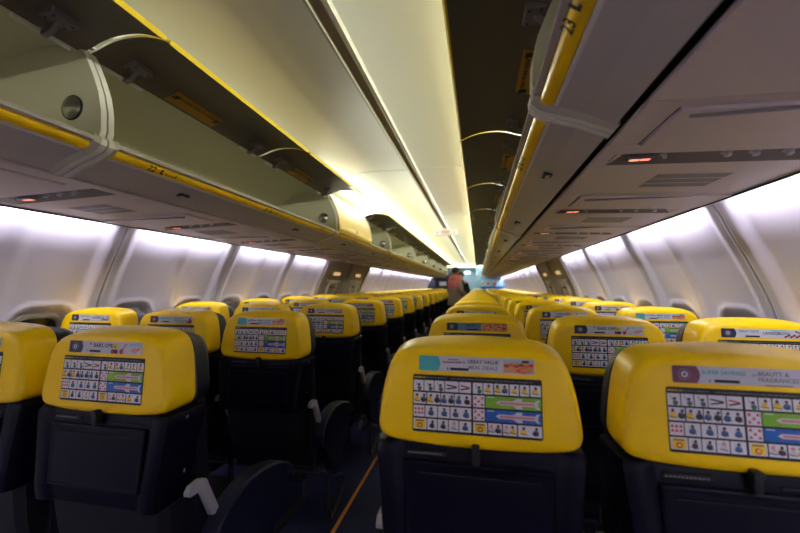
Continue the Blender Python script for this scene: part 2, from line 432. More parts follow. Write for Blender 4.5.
def strip_mesh(y1):
    mb = MB()
    pr = [(.664, 1.700), (.661, 1.694), (.663, 1.686), (.670, 1.679), (.680, 1.675), (.690, 1.675), (.693, 1.680), (.690, 1.70)]
    mb.prism(pr, 'y', .040, y1-.040, 'strip_yellow')
    return mb.mesh('row_strip')
def door_mesh(profile, length, thick=.020, sign=1):
    """curved door panel: profile is the inside face, the outside face is offset; grip edge last"""
    mb = MB(); P = [Vector((p[0], p[1])) for p in catmull([(a, b) for a, b in profile], 4)]
    n = len(P); O = []
    for i in range(n):
        t = (P[min(i+1, n-1)]-P[max(i-1, 0)]).normalized(); nn = Vector((t.y, -t.x))*sign
        O.append(P[i]+nn*thick)
    ys = [(.008, .5), (.012, .85), (.03, 1.0), (length-.03, 1.0), (length-.012, .85), (length-.008, .5)]
    rings = []
    for y, k in ys:
        mid = [(a+b)/2 for a, b in zip(P, O)]
        rings.append([(m_.x+(p.x-m_.x)*k, y, m_.y+(p.y-m_.y)*k) for p, m_ in zip(P, mid)]+[(m_.x+(p.x-m_.x)*k, y, m_.y+(p.y-m_.y)*k) for p, m_ in list(zip(O, mid))[::-1]])
    b0 = len(mb.v); N = 2*n
    for r in rings: mb.v += r
    for i in range(len(rings)-1):
        for j in range(N):
            k = (j+1) % N
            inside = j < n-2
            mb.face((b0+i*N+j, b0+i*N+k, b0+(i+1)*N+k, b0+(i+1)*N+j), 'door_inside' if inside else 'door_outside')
    mb.face([b0+j for j in range(N)], 'door_outside'); mb.face([b0+(len(rings)-1)*N+j for j in range(N)], 'door_outside')
    for i in range(len(rings)):
        for j in range(N):
            t = j/(n-1) if j < n else (N-1-j)/(n-1)
            mb.fade[b0+i*N+j] = sstep(.28, .82, t)
    return mb.mesh('door', smooth=40)
def placard_mesh(sx):
    mb = MB()
    # lies under the raised door near its hinge line
    def T(x, y): 
        z = interp(sorted(OPEN), x)-.0022
        return (x, y, z)
    rings = [[T(x, y) for x in (.668, .685, .705, .722, .738)] for y in (.30, .58)]
    mb.loft(rings, 'placard', close=False)
    top = []
    for x in (.738, .722, .705, .685, .668): top.append(T(x, .30))
    # lettering runs along the cabin; faces down
    base = Matrix.Translation((.690, .44, interp(sorted(OPEN), .690)-.0045))
    R = Matrix(((0, 1, 0), (sx, 0, 0), (0, 0, -1))).to_4x4() if sx > 0 else Matrix(((0, 1, 0), (-1, 0, 0), (0, 0, 1))).to_4x4()
    R = Matrix(((0, -1, 0), (1, 0, 0), (0, 0, 1))).to_4x4() @ Matrix.Rotation(math.pi, 4, 'X')
    if sx < 0: R = Matrix.Scale(-1, 4, Vector((1, 0, 0))) @ Matrix(((0, -1, 0), (1, 0, 0), (0, 0, 1))).to_4x4() @ Matrix.Rotation(math.pi, 4, 'X')
    mb.text('CABIN BAGS ONLY', base @ R, .026, 'ink', 'CENTER')
    for y in (.318, .555):
        z = interp(sorted(OPEN), .70)-.004
        mb.box(.676, .728, y-.012, y+.012, z-.0008, z, 'ink')
    return mb.mesh('placard', smooth=0, fix=False)
def hinge_mesh():
    mb = MB()
    mb.tube([(.742, -.075, 1.997), (.742, .075, 1.997)], .0075, 'bin_rim', 8)
    mb.tube([(.742, 0, 1.998), (.728, 0, 1.988), (.708, 0, 1.994), (.690, 0, 2.012), (.680, 0, 2.024)], .009, 'psu_dark', 8)
    mb.rbox(.650, .706, -.038, .038, 2.018, 2.040, .003, 'psu_dark', 1)
    for a in (-.026, .026):
        for x in (.662, .694): mb.disc((x, a, 2.0182), .0045, (0, 0, -1), 'black', n=8, h=.001)
    return mb.mesh('hinge')
ME_SH = shell_mesh(LEN); ME_ST = strip_mesh(LEN)
ME_DO = door_mesh(OPEN, 1.0, .016, 1); ME_DC = door_mesh([(x, z) for x, z in FRONT], 1.0, .018, 1)
ME_PL = {1: placard_mesh(1), -1: placard_mesh(-1)}; ME_HI = hinge_mesh()
mb = MB(); mb.disc((.762, LEN-.022, 1.822), .041, (0, -1, 0), 'black', n=28, h=.004); mb.disc((.762, LEN-.025, 1.822), .037, (0, -1, 0), 'steel', n=28, h=.002, dome=.014)
ME_MI = mb.mesh('mirror')
mb = MB()
mb.rbox(.742, .776, -.024, .024, 1.640, 1.652, .002, 'seam', 1); mb.rbox(.752, .768, -.014, .014, 1.638, 1.650, .002, 'psu', 1)
ME_LA = mb.mesh('latch')
mb = MB(); z0 = 1.83
mb.prism([(1.262, 1.845), (1.268, 1.845), (1.283, 1.800), (1.277, 1.800)], 'y', .45, .78, 'placard'); 
ME_BP = mb.mesh('bin_placard')
mb = MB()                                                       # grip latch on a closed door
mb.rbox(.628, .650, .44, .50, 1.745, 1.775, .004, 'grey_bracket', 2); ME_GR = mb.mesh('latch_handle')
def row_sign(s, y, num):
    mb = MB()
    # strip faces the aisle and downwards: local frame on the strip
    n = Vector((-.62, 0, -.78)); c = Vector((.6655, 0, 1.6815)) + n*.0012
    right = Vector((0, -1, 0)) if s > 0 else Vector((0, 1, 0))
    up = n.cross(Vector((0, -1, 0))); up = Vector((-.78, 0, .62))
    def T(ysh, ush=0):
        cc = c+up*ush
        R = Matrix((Vector((right.x, right.y, 0)), up, n)).transposed().to_4x4()
        R.translation = Vector((cc.x, y+ysh, cc.z)); return R
    # a pale tag with the number and a little seat pictogram (mirroring handled through s)
    Tt = T(0)
    f = -1 if s > 0 else 1
    mb.text(str(num), Tt, .034, 'ink', 'LEFT')
    q = Tt @ Matrix.Translation((.055, 0, 0)) @ Matrix.Scale(1.4, 4)
    for (u0, u1, v0, v1) in ((0, .006, -.002, .009), (.001, .011, -.007, -.002), (.020, .023, -.005, 0), (.030, .033, -.005, 0), (.040, .043, -.005, 0), (.050, .054, -.006, .004)):
        mb.poly([q @ Vector((u0, v0, 0)), q @ Vector((u1, v0, 0)), q @ Vector((u1, v1, 0)), q @ Vector((u0, v1, 0))], 'ink')
    return mb
for s in (-1, 1):
    side = 'left' if s < 0 else 'right'
    for k in range(-1, N_BIN):
        y0 = -1.045+LEN*k; L = LEN
        if y0+L > Y_FWD+.02: continue
        closed = [s < 0 and k == 2 and d_ == 0 for d_ in (0, 1)]
        if k == -1: pos = 'open overhead bin on the %s, behind the camera' % side
        elif k == 0: pos = 'overhead bin nearest the camera on the %s, cut by the photo edge, doors raised' % side
        elif any(closed): pos = 'overhead bin on the left with one door shut, white fading to yellow'
        else: pos = '%s overhead bin from the camera on the %s, %s' % (ORD[k], side, 'both doors raised open')
        if k == 1 and s < 0: pos = 'open cream overhead bin on the left marked row 22, round mirror inside'
        if k == 1 and s > 0: pos = 'open overhead bin on the right just past the grey band beside sign 23'
        b = empty('overhead_bin', (0, y0, 0), pos, 'overhead bin', 'overhead bins along the %s side' % side); b.scale = (s, 1, 1)
        put('bin_shell', ME_SH, b); st = put('row_strip', ME_ST, b)
        for r in range(22):
            yy = (1.125 if s < 0 else .66)+PITCHR*r; num = (22 if s < 0 else 23)-r
            if s > 0 and r == 0: yy = .66
            if y0+.1 < yy < y0+L-.15 and num > 0 and yy < 5:
                rs = row_sign(1, yy-y0, num) if s > 0 else None
                if s < 0:
                    rs = row_sign(-1, yy-y0, num)
                rs.build('row_number', st, smooth=0, fix=False)
        for d_ in (0, 1):
            if closed[d_]:
                dr = put('door', ME_DC, b, (0, d_*1.0, 0)); put('latch_handle', ME_GR, dr)
            else:
                dr = put('door', ME_DO, b, (0, d_*1.0, 0))
                if k < 6: [put('hinge', ME_HI, dr, (0, q_, 0)) for q_ in (.13, .87)]; put('placard', ME_PL[s], dr)
        put('mirror', ME_MI, b); [put('latch', ME_LA, b, (0, q_, 0)) for q_ in (.44, 1.47)]
        if k < 5: put('bin_placard', ME_BP, b)

# dark gap filler between bins and service panels
mb = MB()
for s in (-1, 1):
    mb.box(*sorted((s*.815, s*1.46)), Y_AFT, Y_FWD, 1.632, 1.638, 'black')
struct(mb, 'trim_%d' % n_trim, smooth=0); n_trim += 1

# ------------------------------------------------------------------ passenger service units over the rows
ZP = 1.612
def zp(x): return lerp(1.612, 1.592, (x-.842)/(1.442-.842))
def psu_meshes(kind):
    """kind 1: sign at the aisle end, -1: sign at the window end; local y=0 at the recess"""
    mb = MB(); x0, x1 = .846, 1.442; H = .014
    def slab(xa, xb, ya, yb, dz=0, mt='psu'):
        mb.loft([[(xa, y, zp(xa)+dz+.010), (xa, y, zp(xa)+dz+.003), (xa+.003, y, zp(xa)+dz), (xb-.003, y, zp(xb)+dz), (xb, y, zp(xb)+dz+.003), (xb, y, zp(xb)+dz+.010)] for y in (ya, yb)], mt, close=False)
        for y in (ya, yb): mb.poly([(xa, y, zp(xa)+dz), (xb, y, zp(xb)+dz), (xb, y, zp(xb)+dz+.010), (xa, y, zp(xa)+dz+.010)], mt)
    rx0, rx1, rw = .89, 1.40, .048
    slab(x0, x1, -.115, -rw); slab(x0, rx0, -rw, rw); slab(rx1, x1, -rw, rw)
    slab(x0, x1, rw, .405)
    # sloped recess
    mb.loft([[(rx0, -rw, zp(rx0)), (rx1, -rw, zp(rx1))], [(rx0+.03, -rw+.012, zp(rx0)+.016), (rx1-.03, -rw+.012, zp(rx1)+.016)],
             [(rx0+.03, rw-.03, zp(rx0)+.014), (rx1-.03, rw-.03, zp(rx1)+.014)], [(rx0, rw, zp(rx0)), (rx1, rw, zp(rx1))]], 'psu_dark', close=False)
    mb.poly([(rx0, -rw, zp(rx0)), (rx0, rw, zp(rx0)), (rx0+.03, rw-.03, zp(rx0)+.014), (rx0+.03, -rw+.012, zp(rx0)+.016)], 'psu')
    mb.poly([(rx1, -rw, zp(rx1)), (rx1, rw, zp(rx1)), (rx1-.03, rw-.03, zp(rx1)+.014), (rx1-.03, -rw+.012, zp(rx1)+.016)], 'psu')
    # second plate and raised access cover
    slab(x0, x1, .409, .44); slab(x0, x0+.07, .44, .644); slab(x0+.074, x1, .444, .640, -.006)
    mb.box(x0+.09, x1, .4465, .452, zp(1.2)-.010, zp(1.2)-.004, 'psu_dark')  # dark bar painted in as the shadow line along the cover's step
    body = mb.mesh('housing')
    gr = MB()
    for q in range(3):
        ya = .155+q*.055
        gr.poly([(1.075, ya, zp(1.07)-.0012), (1.285, ya, zp(1.28)-.0012), (1.285, ya+.048, zp(1.28)-.0012), (1.075, ya+.048, zp(1.07)-.0012)], 'grille')
        gr.poly([(1.075, ya+.048, zp(1.07)-.0010), (1.285, ya+.048, zp(1.28)-.0010), (1.285, ya+.055, zp(1.28)-.0010), (1.075, ya+.055, zp(1.07)-.0010)], 'psu')
    grille = gr.mesh('speaker_grille', smooth=0)
    kn = []
    for xx, r in (((1.02, .010), (1.17, .014), (1.235, .014), (1.31, .014)) if kind > 0 else ((1.02, .014), (1.09, .014), (1.16, .014), (1.32, .010))):
        q = MB(); q.disc((xx, -.012, zp(xx)+.014), r*1.0, (0, -.25, -1), 'grey_bracket', n=14, h=.006); q.disc((xx, -.014, zp(xx)+.009), r*.6, (0, -.25, -1), 'offwhite', n=14, h=.012, dome=.004)
        kn.append(q.mesh('air_nozzle'))
    q = MB(); xs = .965 if kind > 0 else 1.27
    q.rbox(xs-.034, xs+.034, -.014, .014, zp(xs)-.002, zp(xs)+.012, .004, 'psu_dark', 1)
    for xa in (-.015, .013): q.rbox(xs+xa-.013, xs+xa+.013, -.007, .007, zp(xs)-.0035, zp(xs)+.002, .002, 'sign_glow', 1)
    return body, grille, kn, q.mesh('warning_sign')
PS = {1: psu_meshes(1), -1: psu_meshes(-1)}
for s in (-1, 1):
    side = 'left' if s < 0 else 'right'
    for r in range(-2, 21):
        yc = 1.155+PITCHR*r
        if yc+.65 > Y_FWD: continue
        n = r+1
        if n < 0: where = 'service panel over the %s seats, behind the camera row %d' % (side, r)
        elif n == 0: where = 'service panel at the %s edge of the photo, nearest the camera' % side
        else: where = 'grey service panel with red sign over the %s seats, %s from the camera' % (side, ORD[n-1])
        if r == -2: continue
        e = empty('passenger_service_unit', (0, yc, 0), where, 'service panel', 'service panels over the %s seats' % side); e.scale = (s, 1, 1)
        body, grille, kn, sg = PS[s]
        put('housing', body, e); put('speaker_grille', grille, e); put('warning_sign', sg, e)
        if r < 8:
            for q in kn: put('air_nozzle', q, e)
# light-shield rail at the outer edge of the service panels
for s in (-1, 1):
    mb = MB(); mb.prism([(s*1.4455, 1.590), (s*1.446, 1.583), (s*1.4515, 1.582), (s*1.4570, 1.584), (s*1.4570, 1.592), (s*1.4530, 1.600), (s*1.450, 1.634), (s*1.4455, 1.634)], 'y', Y_AFT, Y_FWD, ['black', 'white', 'black', 'black', 'white', 'white', 'white', 'white'])
    struct(mb, 'trim_%d' % n_trim); n_trim += 1

# exit sign hanging from the ceiling rail
e = empty('exit_sign', (0, 6.1, 2.12), 'small illuminated EXIT sign hanging under the ceiling rail', 'sign')
mb = MB(); mb.rbox(-.19, .19, -.02, .02, -.045, .045, .012, 'sign_white', 3); mb.build('sign_box', e)
mb = MB(); mb.box(-.05, .05, -.01, .01, .04, .07, 'rail'); mb.build('mount', e)
mb = MB(); mb.text('EXIT', Matrix.Translation((0, -.0215, 0)) @ Matrix.Rotation(math.pi/2, 4, 'X'), .062, 'exit_red', 'CENTER', .0006)
for q in (-1, 1): mb.poly([(q*.155, -.0215, 0), (q*.13, -.0215, .016), (q*.13, -.0215, -.016)], 'exit_red')
mb.build('lettering', e, smooth=0)

# ------------------------------------------------------------------ seats
TILT = .0745
def fy(z): return (z-1.052)*TILT
HALF = [(0, .897), (.08, .898), (.15, .902), (.188, .907), (.208, .916), (.2165, .934), (.216, .96), (.209, 1.01), (.200, 1.05), (.190, 1.075), (.174, 1.093), (.145, 1.105), (.10, 1.111), (.05, 1.114), (0, 1.115)]
def cap_ring(y, inset, top, side=0, zoff=0):
    half = catmull([(x, z) for x, z in HALF], 3)
    pts = [(p[0], p[1]) for p in half]+[(-p[0], p[1]) for p in half[-2:0:-1]]
    out = []
    for x, z in pts:
        xx = x*(1-inset/.21)*(1+side/.21); zz = 1.005+(z-1.005)*(1-inset/.11)
        t = sstep(.93, 1.12, z); zz += top*t+zoff*(1-t)
        out.append((xx, y+fy(1.005) + (fy(zz)-fy(1.005)), zz))
    return out
def make_seat_meshes():
    D = {}
    mb = MB()
    R = [(0, .022, 0, 0), (.002, .012, 0, 0), (.006, .005, .001, 0), (.013, .001, .002, 0), (.022, 0, .004, .0), (.045, 0, .009, .001), (.075, 0, .013, .002), (.098, .001, .014, .002), (.100, .012, .012, 0)]
    mb.loft([cap_ring(y, i, t, sd) for y, i, t, sd in R], 'yellow', cap0=True, cap1=True)
    D['headrest_shell'] = mb.mesh('headrest_shell', 50)
    # bottom lip shadow slot of the cap is part of the navy shell below
    mb = MB()
    R = [(.094, .008, .002, 0, 0), (.096, .001, .004, .001, 0), (.100, -.002, .005, .003, 0), (.106, -.002, .004, .003, 0), (.112, 0, .002, .002, 0), (.14, .001, 0, .003, 0), (.165, .006, 0, 0, 0), (.18, .02, -.01, 0, 0), (.187, .045, -.02, 0, 0)]
    mb.loft([cap_ring(y, i, t, sd, zo) for y, i, t, sd, zo in R], 'leather', cap0=True, cap1=True)
    D['headrest'] = mb.mesh('headrest', 50)
    # back cushion (leather, facing forward)
    mb = MB(); rings = []
    for z, hw, y0, y1 in ((.40, .19, .11, .18), (.415, .205, .10, .20), (.5, .212, .095, .205), (.7, .216, .105, .185), (.86, .213, .11, .175), (.93, .205, .11, .172)):
        rings.append([(-hw, y0, z), (-hw, y1-.03, z), (-hw+.03, y1, z), (hw-.03, y1, z), (hw, y1-.03, z), (hw, y0, z)])
    mb.loft(rings, 'leather', cap0=True, cap1=True); D['back_cushion'] = mb.mesh('back_cushion', 40)
    # navy back shell
    mb = MB(); rings = []
    for z, hw, dy, yb in ((.655, .196, .018, .08), (.66, .201, .006, .09), (.70, .205, 0, .095), (.80, .214, 0, .11), (.87, .222, 0, .125), (.893, .224, .001, .13), (.903, .220, .006, .13), (.906, .212, .012, .128)):
        y = fy(z)-.001+dy
        sec = [(hw, yb), (hw, y+.022), (hw-.006, y+.007), (hw-.018, y+.001), (hw-.034, y), (hw-.05, y+.004), (hw-.058, y+.010), (hw-.07, y+.011)]
        rings.append([(x, yy, z) for x, yy in sec]+[(-x, yy, z) for x, yy in sec[::-1]])
    mb.loft(rings, 'navy_plastic', cap0=True, cap1=True)
    # lower frame and dark backing
    rings = []
    for z, hw, y0, y1 in ((.40, .17, .085, .11), (.45, .18, .05, .10), (.56, .19, .025, .10), (.665, .197, .012, .10)):
        rings.append([(-hw, y0+.02, z), (-hw+.02, y0, z), (hw-.02, y0, z), (hw, y0+.02, z), (hw, y1, z), (-hw, y1, z)])
    mb.loft(rings, 'navy_dark', cap0=True, cap1=True)
    D['back_shell'] = mb.mesh('back_shell', 35)
    # bolts on the shell's flanks
    mb = MB()
    mb.disc((.222, .055, .885), .0055, (1, 0, 0), 'steel', n=10, h=.003, dome=.002)
    D['bolt_r'] = mb.mesh('bolt'); mb = MB(); mb.disc((-.222, .055, .885), .0055, (-1, 0, 0), 'steel', n=10, h=.003, dome=.002); D['bolt_l'] = mb.mesh('bolt')
    mb = MB(); mb.disc((.208, .065, .735), .0055, (1, 0, 0), 'steel', n=10, h=.003, dome=.002); D['bolt_r2'] = mb.mesh('bolt')
    mb = MB(); mb.disc((-.208, .065, .735), .0055, (-1, 0, 0), 'steel', n=10, h=.003, dome=.002); D['bolt_l2'] = mb.mesh('bolt')
    # folded tray table
    mb = MB(); rings = []
    for ins, dy in ((0, .012), (.001, .003), (.005, 0), (.012, .002), (.014, .002)):
        rings.append([(sx*(.156-(0 if zz > .8 else .004)-ins), fy(zz)+dy, zz+(-ins if zz > .8 else ins)) for sx, zz in ((-1, .705), (1, .705), (1, .868), (-1, .868))])
    mb.loft(rings, 'navy_plastic', cap1=True)
    zz = .845; mb.box(-.13, .13, fy(zz)-.0005, fy(zz)+.002, zz-.0012, zz+.0012, 'navy_dark')
    D['tray_table'] = mb.mesh('tray_table', 30)
    # moulded ledge above the tray with a small plate of raised print
    mb = MB()
    mb.rbox(-.150, -.062, fy(.883)+.004, fy(.883)+.012, .8795, .8885, .002, 'navy_dark', 1)
    for q in range(11): mb.box(-.146+.007*q, -.1415+.007*q, fy(.883)+.0032, fy(.883)+.0045, .8825, .8850, 'grey_text')
    D['name_plate'] = mb.mesh('name_plate', 30)
    mb = MB(); mb.rbox(.045, .15, fy(.88)+.004, fy(.88)+.012, .877, .8795, .001, 'armrest', 1)
    D['ledge'] = mb.mesh('ledge', 30)
    mb = MB(); mb.rbox(-.008, .008, fy(.9)-.013, fy(.9)+.012, .872, .912, .003, 'black', 2); mb.disc((0, fy(.9)-.012, .905), .009, (0, -1, 0), 'black', n=12, h=.004)
    D['latch'] = mb.mesh('latch')
    # seat pan
    mb = MB(); rings = []
    for z, i in ((.355, .02), (.37, .0), (.43, 0), (.452, .012), (.46, .04)):
        hw, ya, yb = .222-i, .115+i, .575-i
        rings.append([(-hw, ya, z), (hw, ya, z), (hw, yb-.03, z), (hw-.03, yb, z), (-hw+.03, yb, z), (-hw, yb-.03, z)])
    mb.loft(rings, 'leather', cap0=True, cap1=True); D['seat_cushion'] = mb.mesh('seat_cushion', 40)
    mb = MB()
    mb.tube([(-.235, .17, .33), (.235, .17, .33)], .02, 'dark_steel'); mb.tube([(-.235, .50, .33), (.235, .50, .33)], .02, 'dark_steel')
    mb.box(-.21, .21, .14, .54, .335, .355, 'navy_dark'); D['seat_frame'] = mb.mesh('seat_frame')
    mb = MB(); mb.tube([(0, .17, .33), (0, .15, .20), (0, .04, .03), (0, .02, 0)], [.016, .015, .015, .02], 'dark_steel'); D['leg_rear'] = mb.mesh('leg')
    mb = MB(); mb.tube([(0, .50, .33), (0, .50, .10), (0, .50, 0)], [.016, .015, .02], 'dark_steel'); mb.rbox(-.02, .02, .0, .54, 0, .018, .004, 'dark_steel', 1); D['leg_front'] = mb.mesh('leg')
    # under-seat life-vest pouch (dark)
    mb = MB(); mb.rbox(-.14, .14, .16, .46, .255, .315, .02, 'navy_dark', 2); D['vest_pouch'] = mb.mesh('vest_pouch')
    # aisle armrest with curved side panel (built about x=0)
    arc = [(.130, .495), (.138, .522), (.170, .555), (.225, .586), (.30, .602), (.39, .598), (.48, .576), (.55, .545), (.59, .515), (.600, .49)]
    arc = [(p[0], p[1]) for p in catmull(arc, 3)]
    low = [(.57, .47), (.52, .40), (.44, .30), (.38, .255), (.31, .25), (.26, .30), (.21, .40), (.16, .46)]
    mb = MB(); n = len(arc)
    for (x0, x1, pts, mt) in ((-.018, .018, arc+low, 'armrest'),):
        mb.prism(pts, 'x', x0, x1, mt)
    D['arm_panel'] = mb.mesh('side_panel', 30)
    def pad(hw):
        mb = MB(); rings = []
        for (y, z), (y2, z2) in zip(arc, arc[1:]+[arc[-1]]):
            rings.append([(-hw, y, z-.034), (-hw, y, z-.006), (-hw+.007, y, z+.002), (hw-.007, y, z+.002), (hw, y, z-.006), (hw, y, z-.034)])
        mb.loft(rings, 'armrest', cap0=True, cap1=True); return mb.mesh('arm_pad', 30)
    D['arm_pad'] = pad(.031); D['arm_pad_mid'] = pad(.022)
    mb = MB()
    mb.prism([(.052, .680), (.064, .694), (.100, .696), (.122, .688), (.178, .578), (.164, .564), (.150, .568), (.102, .664), (.062, .666), (.054, .670)], 'x', -.008, .008, 'grey_bracket')
    D['bracket'] = mb.mesh('arm_bracket', 30)
    mb = MB(); pth = catmull([(0, .30, .27), (0, .295, .12), (0, .30, .035), (0, .34, .012), (0, .44, .05), (0, .50, .11), (0, .47, .165), (0, .38, .20), (0, .305, .235)], 4)
    mb.tube([tuple(p) for p in pth], .009, 'dark_steel', 8); D['loop'] = mb.mesh('baggage_bar')
    return D
SM = make_seat_meshes()
rnd = random.Random(5)
def PX(x, z, d=.0): return (x, fy(z)-.0006-d, z)
def quad(mb, x0, x1, z0, z1, mt, d): mb.poly([PX(x0, z0, d), PX(x1, z0, d), PX(x1, z1, d), PX(x0, z1, d)], mt)
def blob(mb, x, z, rx, rz, mt, d, n=8): mb.poly([PX(x+rx*math.cos(6.2832*i/n), z+rz*math.sin(6.2832*i/n), d) for i in range(n)], mt)
def line(mb, x0, z0, x1, z1, wd, mt, d):
    dx, dz = x1-x0, z1-z0; l = math.hypot(dx, dz); a, b = -dz/l*wd/2, dx/l*wd/2
    mb.poly([PX(x0+a, z0+b, d), PX(x0-a, z0-b, d), PX(x1-a, z1-b, d), PX(x1+a, z1+b, d)], mt)
def safety_card():
    mb = MB(); W, H, ZT = .2736, .1219, 1.052
    pts = []
    for cx_, cz_, a0 in ((W/2-.004, ZT-.004, 0), (-W/2+.004, ZT-.004, 90), (-W/2+.004, ZT-H+.004, 180), (W/2-.004, ZT-H+.004, 270)):
        for k in range(4):
            a = math.radians(a0+30*k); pts.append((cx_+.004*math.cos(a), cz_+.004*math.sin(a)))
    mb.poly([PX(x, z, .0004) for x, z in pts], 'ink')
    U = lambda u: -W/2+(u-148)/446*W
    V = lambda v: ZT-v*H
    rows = [(.10, .285), (.315, .515), (.545, .74), (.77, .955)]
    cells = {0: [(151, 187), (190, 224), (227, 262), (265, 312), (315, 356), (363, 396), (399, 432), (436, 484), (488, 518), (522, 552), (556, 590)],
             1: [(151, 197), (201, 247), (250, 296), (299, 356), (363, 402)], 2: [(151, 191), (194, 237), (240, 281), (284, 356), (363, 402)],
             3: [(151, 199), (202, 236), (239, 275), (278, 312), (315, 356), (363, 410), (414, 459), (463, 509), (513, 590)]}
    for i in range(26): quad(mb, U(152+i*4.6), U(152+i*4.6+rnd.uniform(1.5, 3.6)), V(.062), V(.038), 'print_yellow' if i < 9 else 'grey_text', .0008)
    for i in range(52): quad(mb, U(285+i*5.4), U(285+i*5.4+rnd.uniform(2, 4)), V(.062), V(.042), 'grey_text', .0008)
    for r, cs in cells.items():
        z1, z0 = V(rows[r][0]), V(rows[r][1]); h = z1-z0
        for c, (a, b) in enumerate(cs):
            x0, x1 = U(a), U(b); w_ = x1-x0; quad(mb, x0, x1, z0, z1, 'white', .0008); xm = (x0+x1)/2; zm = (z0+z1)/2; d = .0012
            if r == 3 and c in (0, 5):
                quad(mb, x0+.003, x1-.003, z0+.002, z1-.002, 'print_yellow', d); blob(mb, xm, zm-.003, .006, .006, 'red', d+.0003); blob(mb, xm, zm-.003, .0035, .0035, 'print_yellow', d+.0006)
                for q in range(4): quad(mb, x0+.006+q*.0045, x0+.009+q*.0045, z1-.006, z1-.003, 'ink', d+.0003)
            elif (r in (1, 2) and c == 4) or (r == 2 and c == 0):
                for q in range(3):
                    for p in range(2 if (r == 2 and c == 0) else 3):
                        if (q+p) % 2 == 0 or c == 0: 
                            xx, zz_ = x0+w_*(.2+.3*q), z0+h*(.22+.28*p) if c else z0+h*(.35+.35*p)
                            blob(mb, xx, zz_, .0026, .003, 'red', d, 6); line(mb, xx-.004, zz_-.002, xx+.004, zz_-.002, .0012, 'pink', d+.0002)
            elif r == 0 and c in (3, 4):
                line(mb, x0+.003, z0+.006, x1-.003, z0+.010, .003, 'charcoal', d); line(mb, x0+.003, z0+.015, x1-.004, z0+.011, .003, 'charcoal' if c == 3 else 'red', d)
            else:
                body = {0: ['fig_green', 'fig_green', 'fig_green', 'charcoal', 'charcoal', 'fig_green']+['print_yellow']*5,
                        1: ['print_yellow', 'print_yellow', 'fig_blue', 'fig_blue', 'red'], 2: ['fig_blue']*5,
                        3: ['charcoal', 'charcoal', 'charcoal', 'offwhite', 'fig_blue', 'charcoal', 'offwhite', 'offwhite', 'print_yellow']}[r][c]
                nf = 2 if w_ > .027 else 1
                for q in range(nf):
                    xx = x0+w_*((q+.5)/nf)+rnd.uniform(-.001, .001); bt = body if q == 0 else rnd.choice(['print_yellow', 'fig_blue', 'charcoal'])
                    if body == 'fig_green' and r == 0: blob(mb, xx+.003, z0+.005, .005, .005, bt, d); blob(mb, xx+.002, z0+.013, .0032, .003, 'charcoal', d); line(mb, xx-.006, z1-.003, xx+.001, z0+.007, .0012, 'grey_text', d)
                    else:
                        blob(mb, xx, z0+h*.38, .0065*min(1, w_/.025), h*.26, bt, d); blob(mb, xx+rnd.uniform(-.001, .002), z0+h*.76, .003, .0033, 'charcoal' if bt != 'offwhite' else 'pink', d)
                        line(mb, xx-.007, z0+h*.3, xx+.007, z0+h*.2, .0015, 'charcoal', d+.0002)
                        line(mb, xx-.006, z0+h*rnd.uniform(.5, .8), xx+.004, z0+h*rnd.uniform(.4, .7), .0011, rnd.choice(['red', 'grey_text', 'tan']), d+.0004)
    for r, bg in ((1, 'lime'), (2, 'blue')):
        z1, z0 = V(rows[r][0]), V(rows[r][1]); x0, x1 = U(405), U(590); zm = (z0+z1)/2-.0005; d = .0012
        quad(mb, x0, x1, z0, z1, bg, .0008)
        a, b = U(446), U(580)
        mb.poly([PX(a-.004, zm, d), PX(a+.004, zm-.0045, d), PX(b-.01, zm-.0045, d), PX(b, zm-.002, d), PX(b, zm+.002, d), PX(b-.01, zm+.0045, d), PX(a+.004, zm+.0045, d)], 'offwhite')
        for sg in (1, -1):
            m_ = (a+b)/2; mb.poly([PX(m_-.010, zm+sg*.004, d), PX(m_+.008, zm+sg*.004, d), PX(m_+.010, zm+sg*.0105, d), PX(m_-.001, zm+sg*.0105, d)], 'offwhite')
            mb.poly([PX(b-.010, zm+sg*.002, d), PX(b-.002, zm+sg*.002, d), PX(b+.004, zm+sg*.009, d), PX(b-.002, zm+sg*.009, d)], 'offwhite')
            line(mb, a+.002, zm+sg*.005, a+.002, zm+sg*.0095, .0014, 'red', d+.0004); line(mb, m_-.012, zm+sg*.005, m_-.012, zm+sg*.010, .0014, 'red', d+.0004); line(mb, b-.014, zm+sg*.005, b-.014, zm+sg*.009, .0014, 'red', d+.0004)
        line(mb, a+.004, zm, b-.008, zm, .002, 'red', d+.0004)
        for sg in (1, -1): line(mb, a+.004, zm+sg*.0028, b-.014, zm+sg*.0028, .0009, 'pink', d+.0004)
        quad(mb, x0+.004, x0+.018, z1-.003, z1-.0015, 'white', d)
    return mb.mesh('safety_card', 0, fix=False)
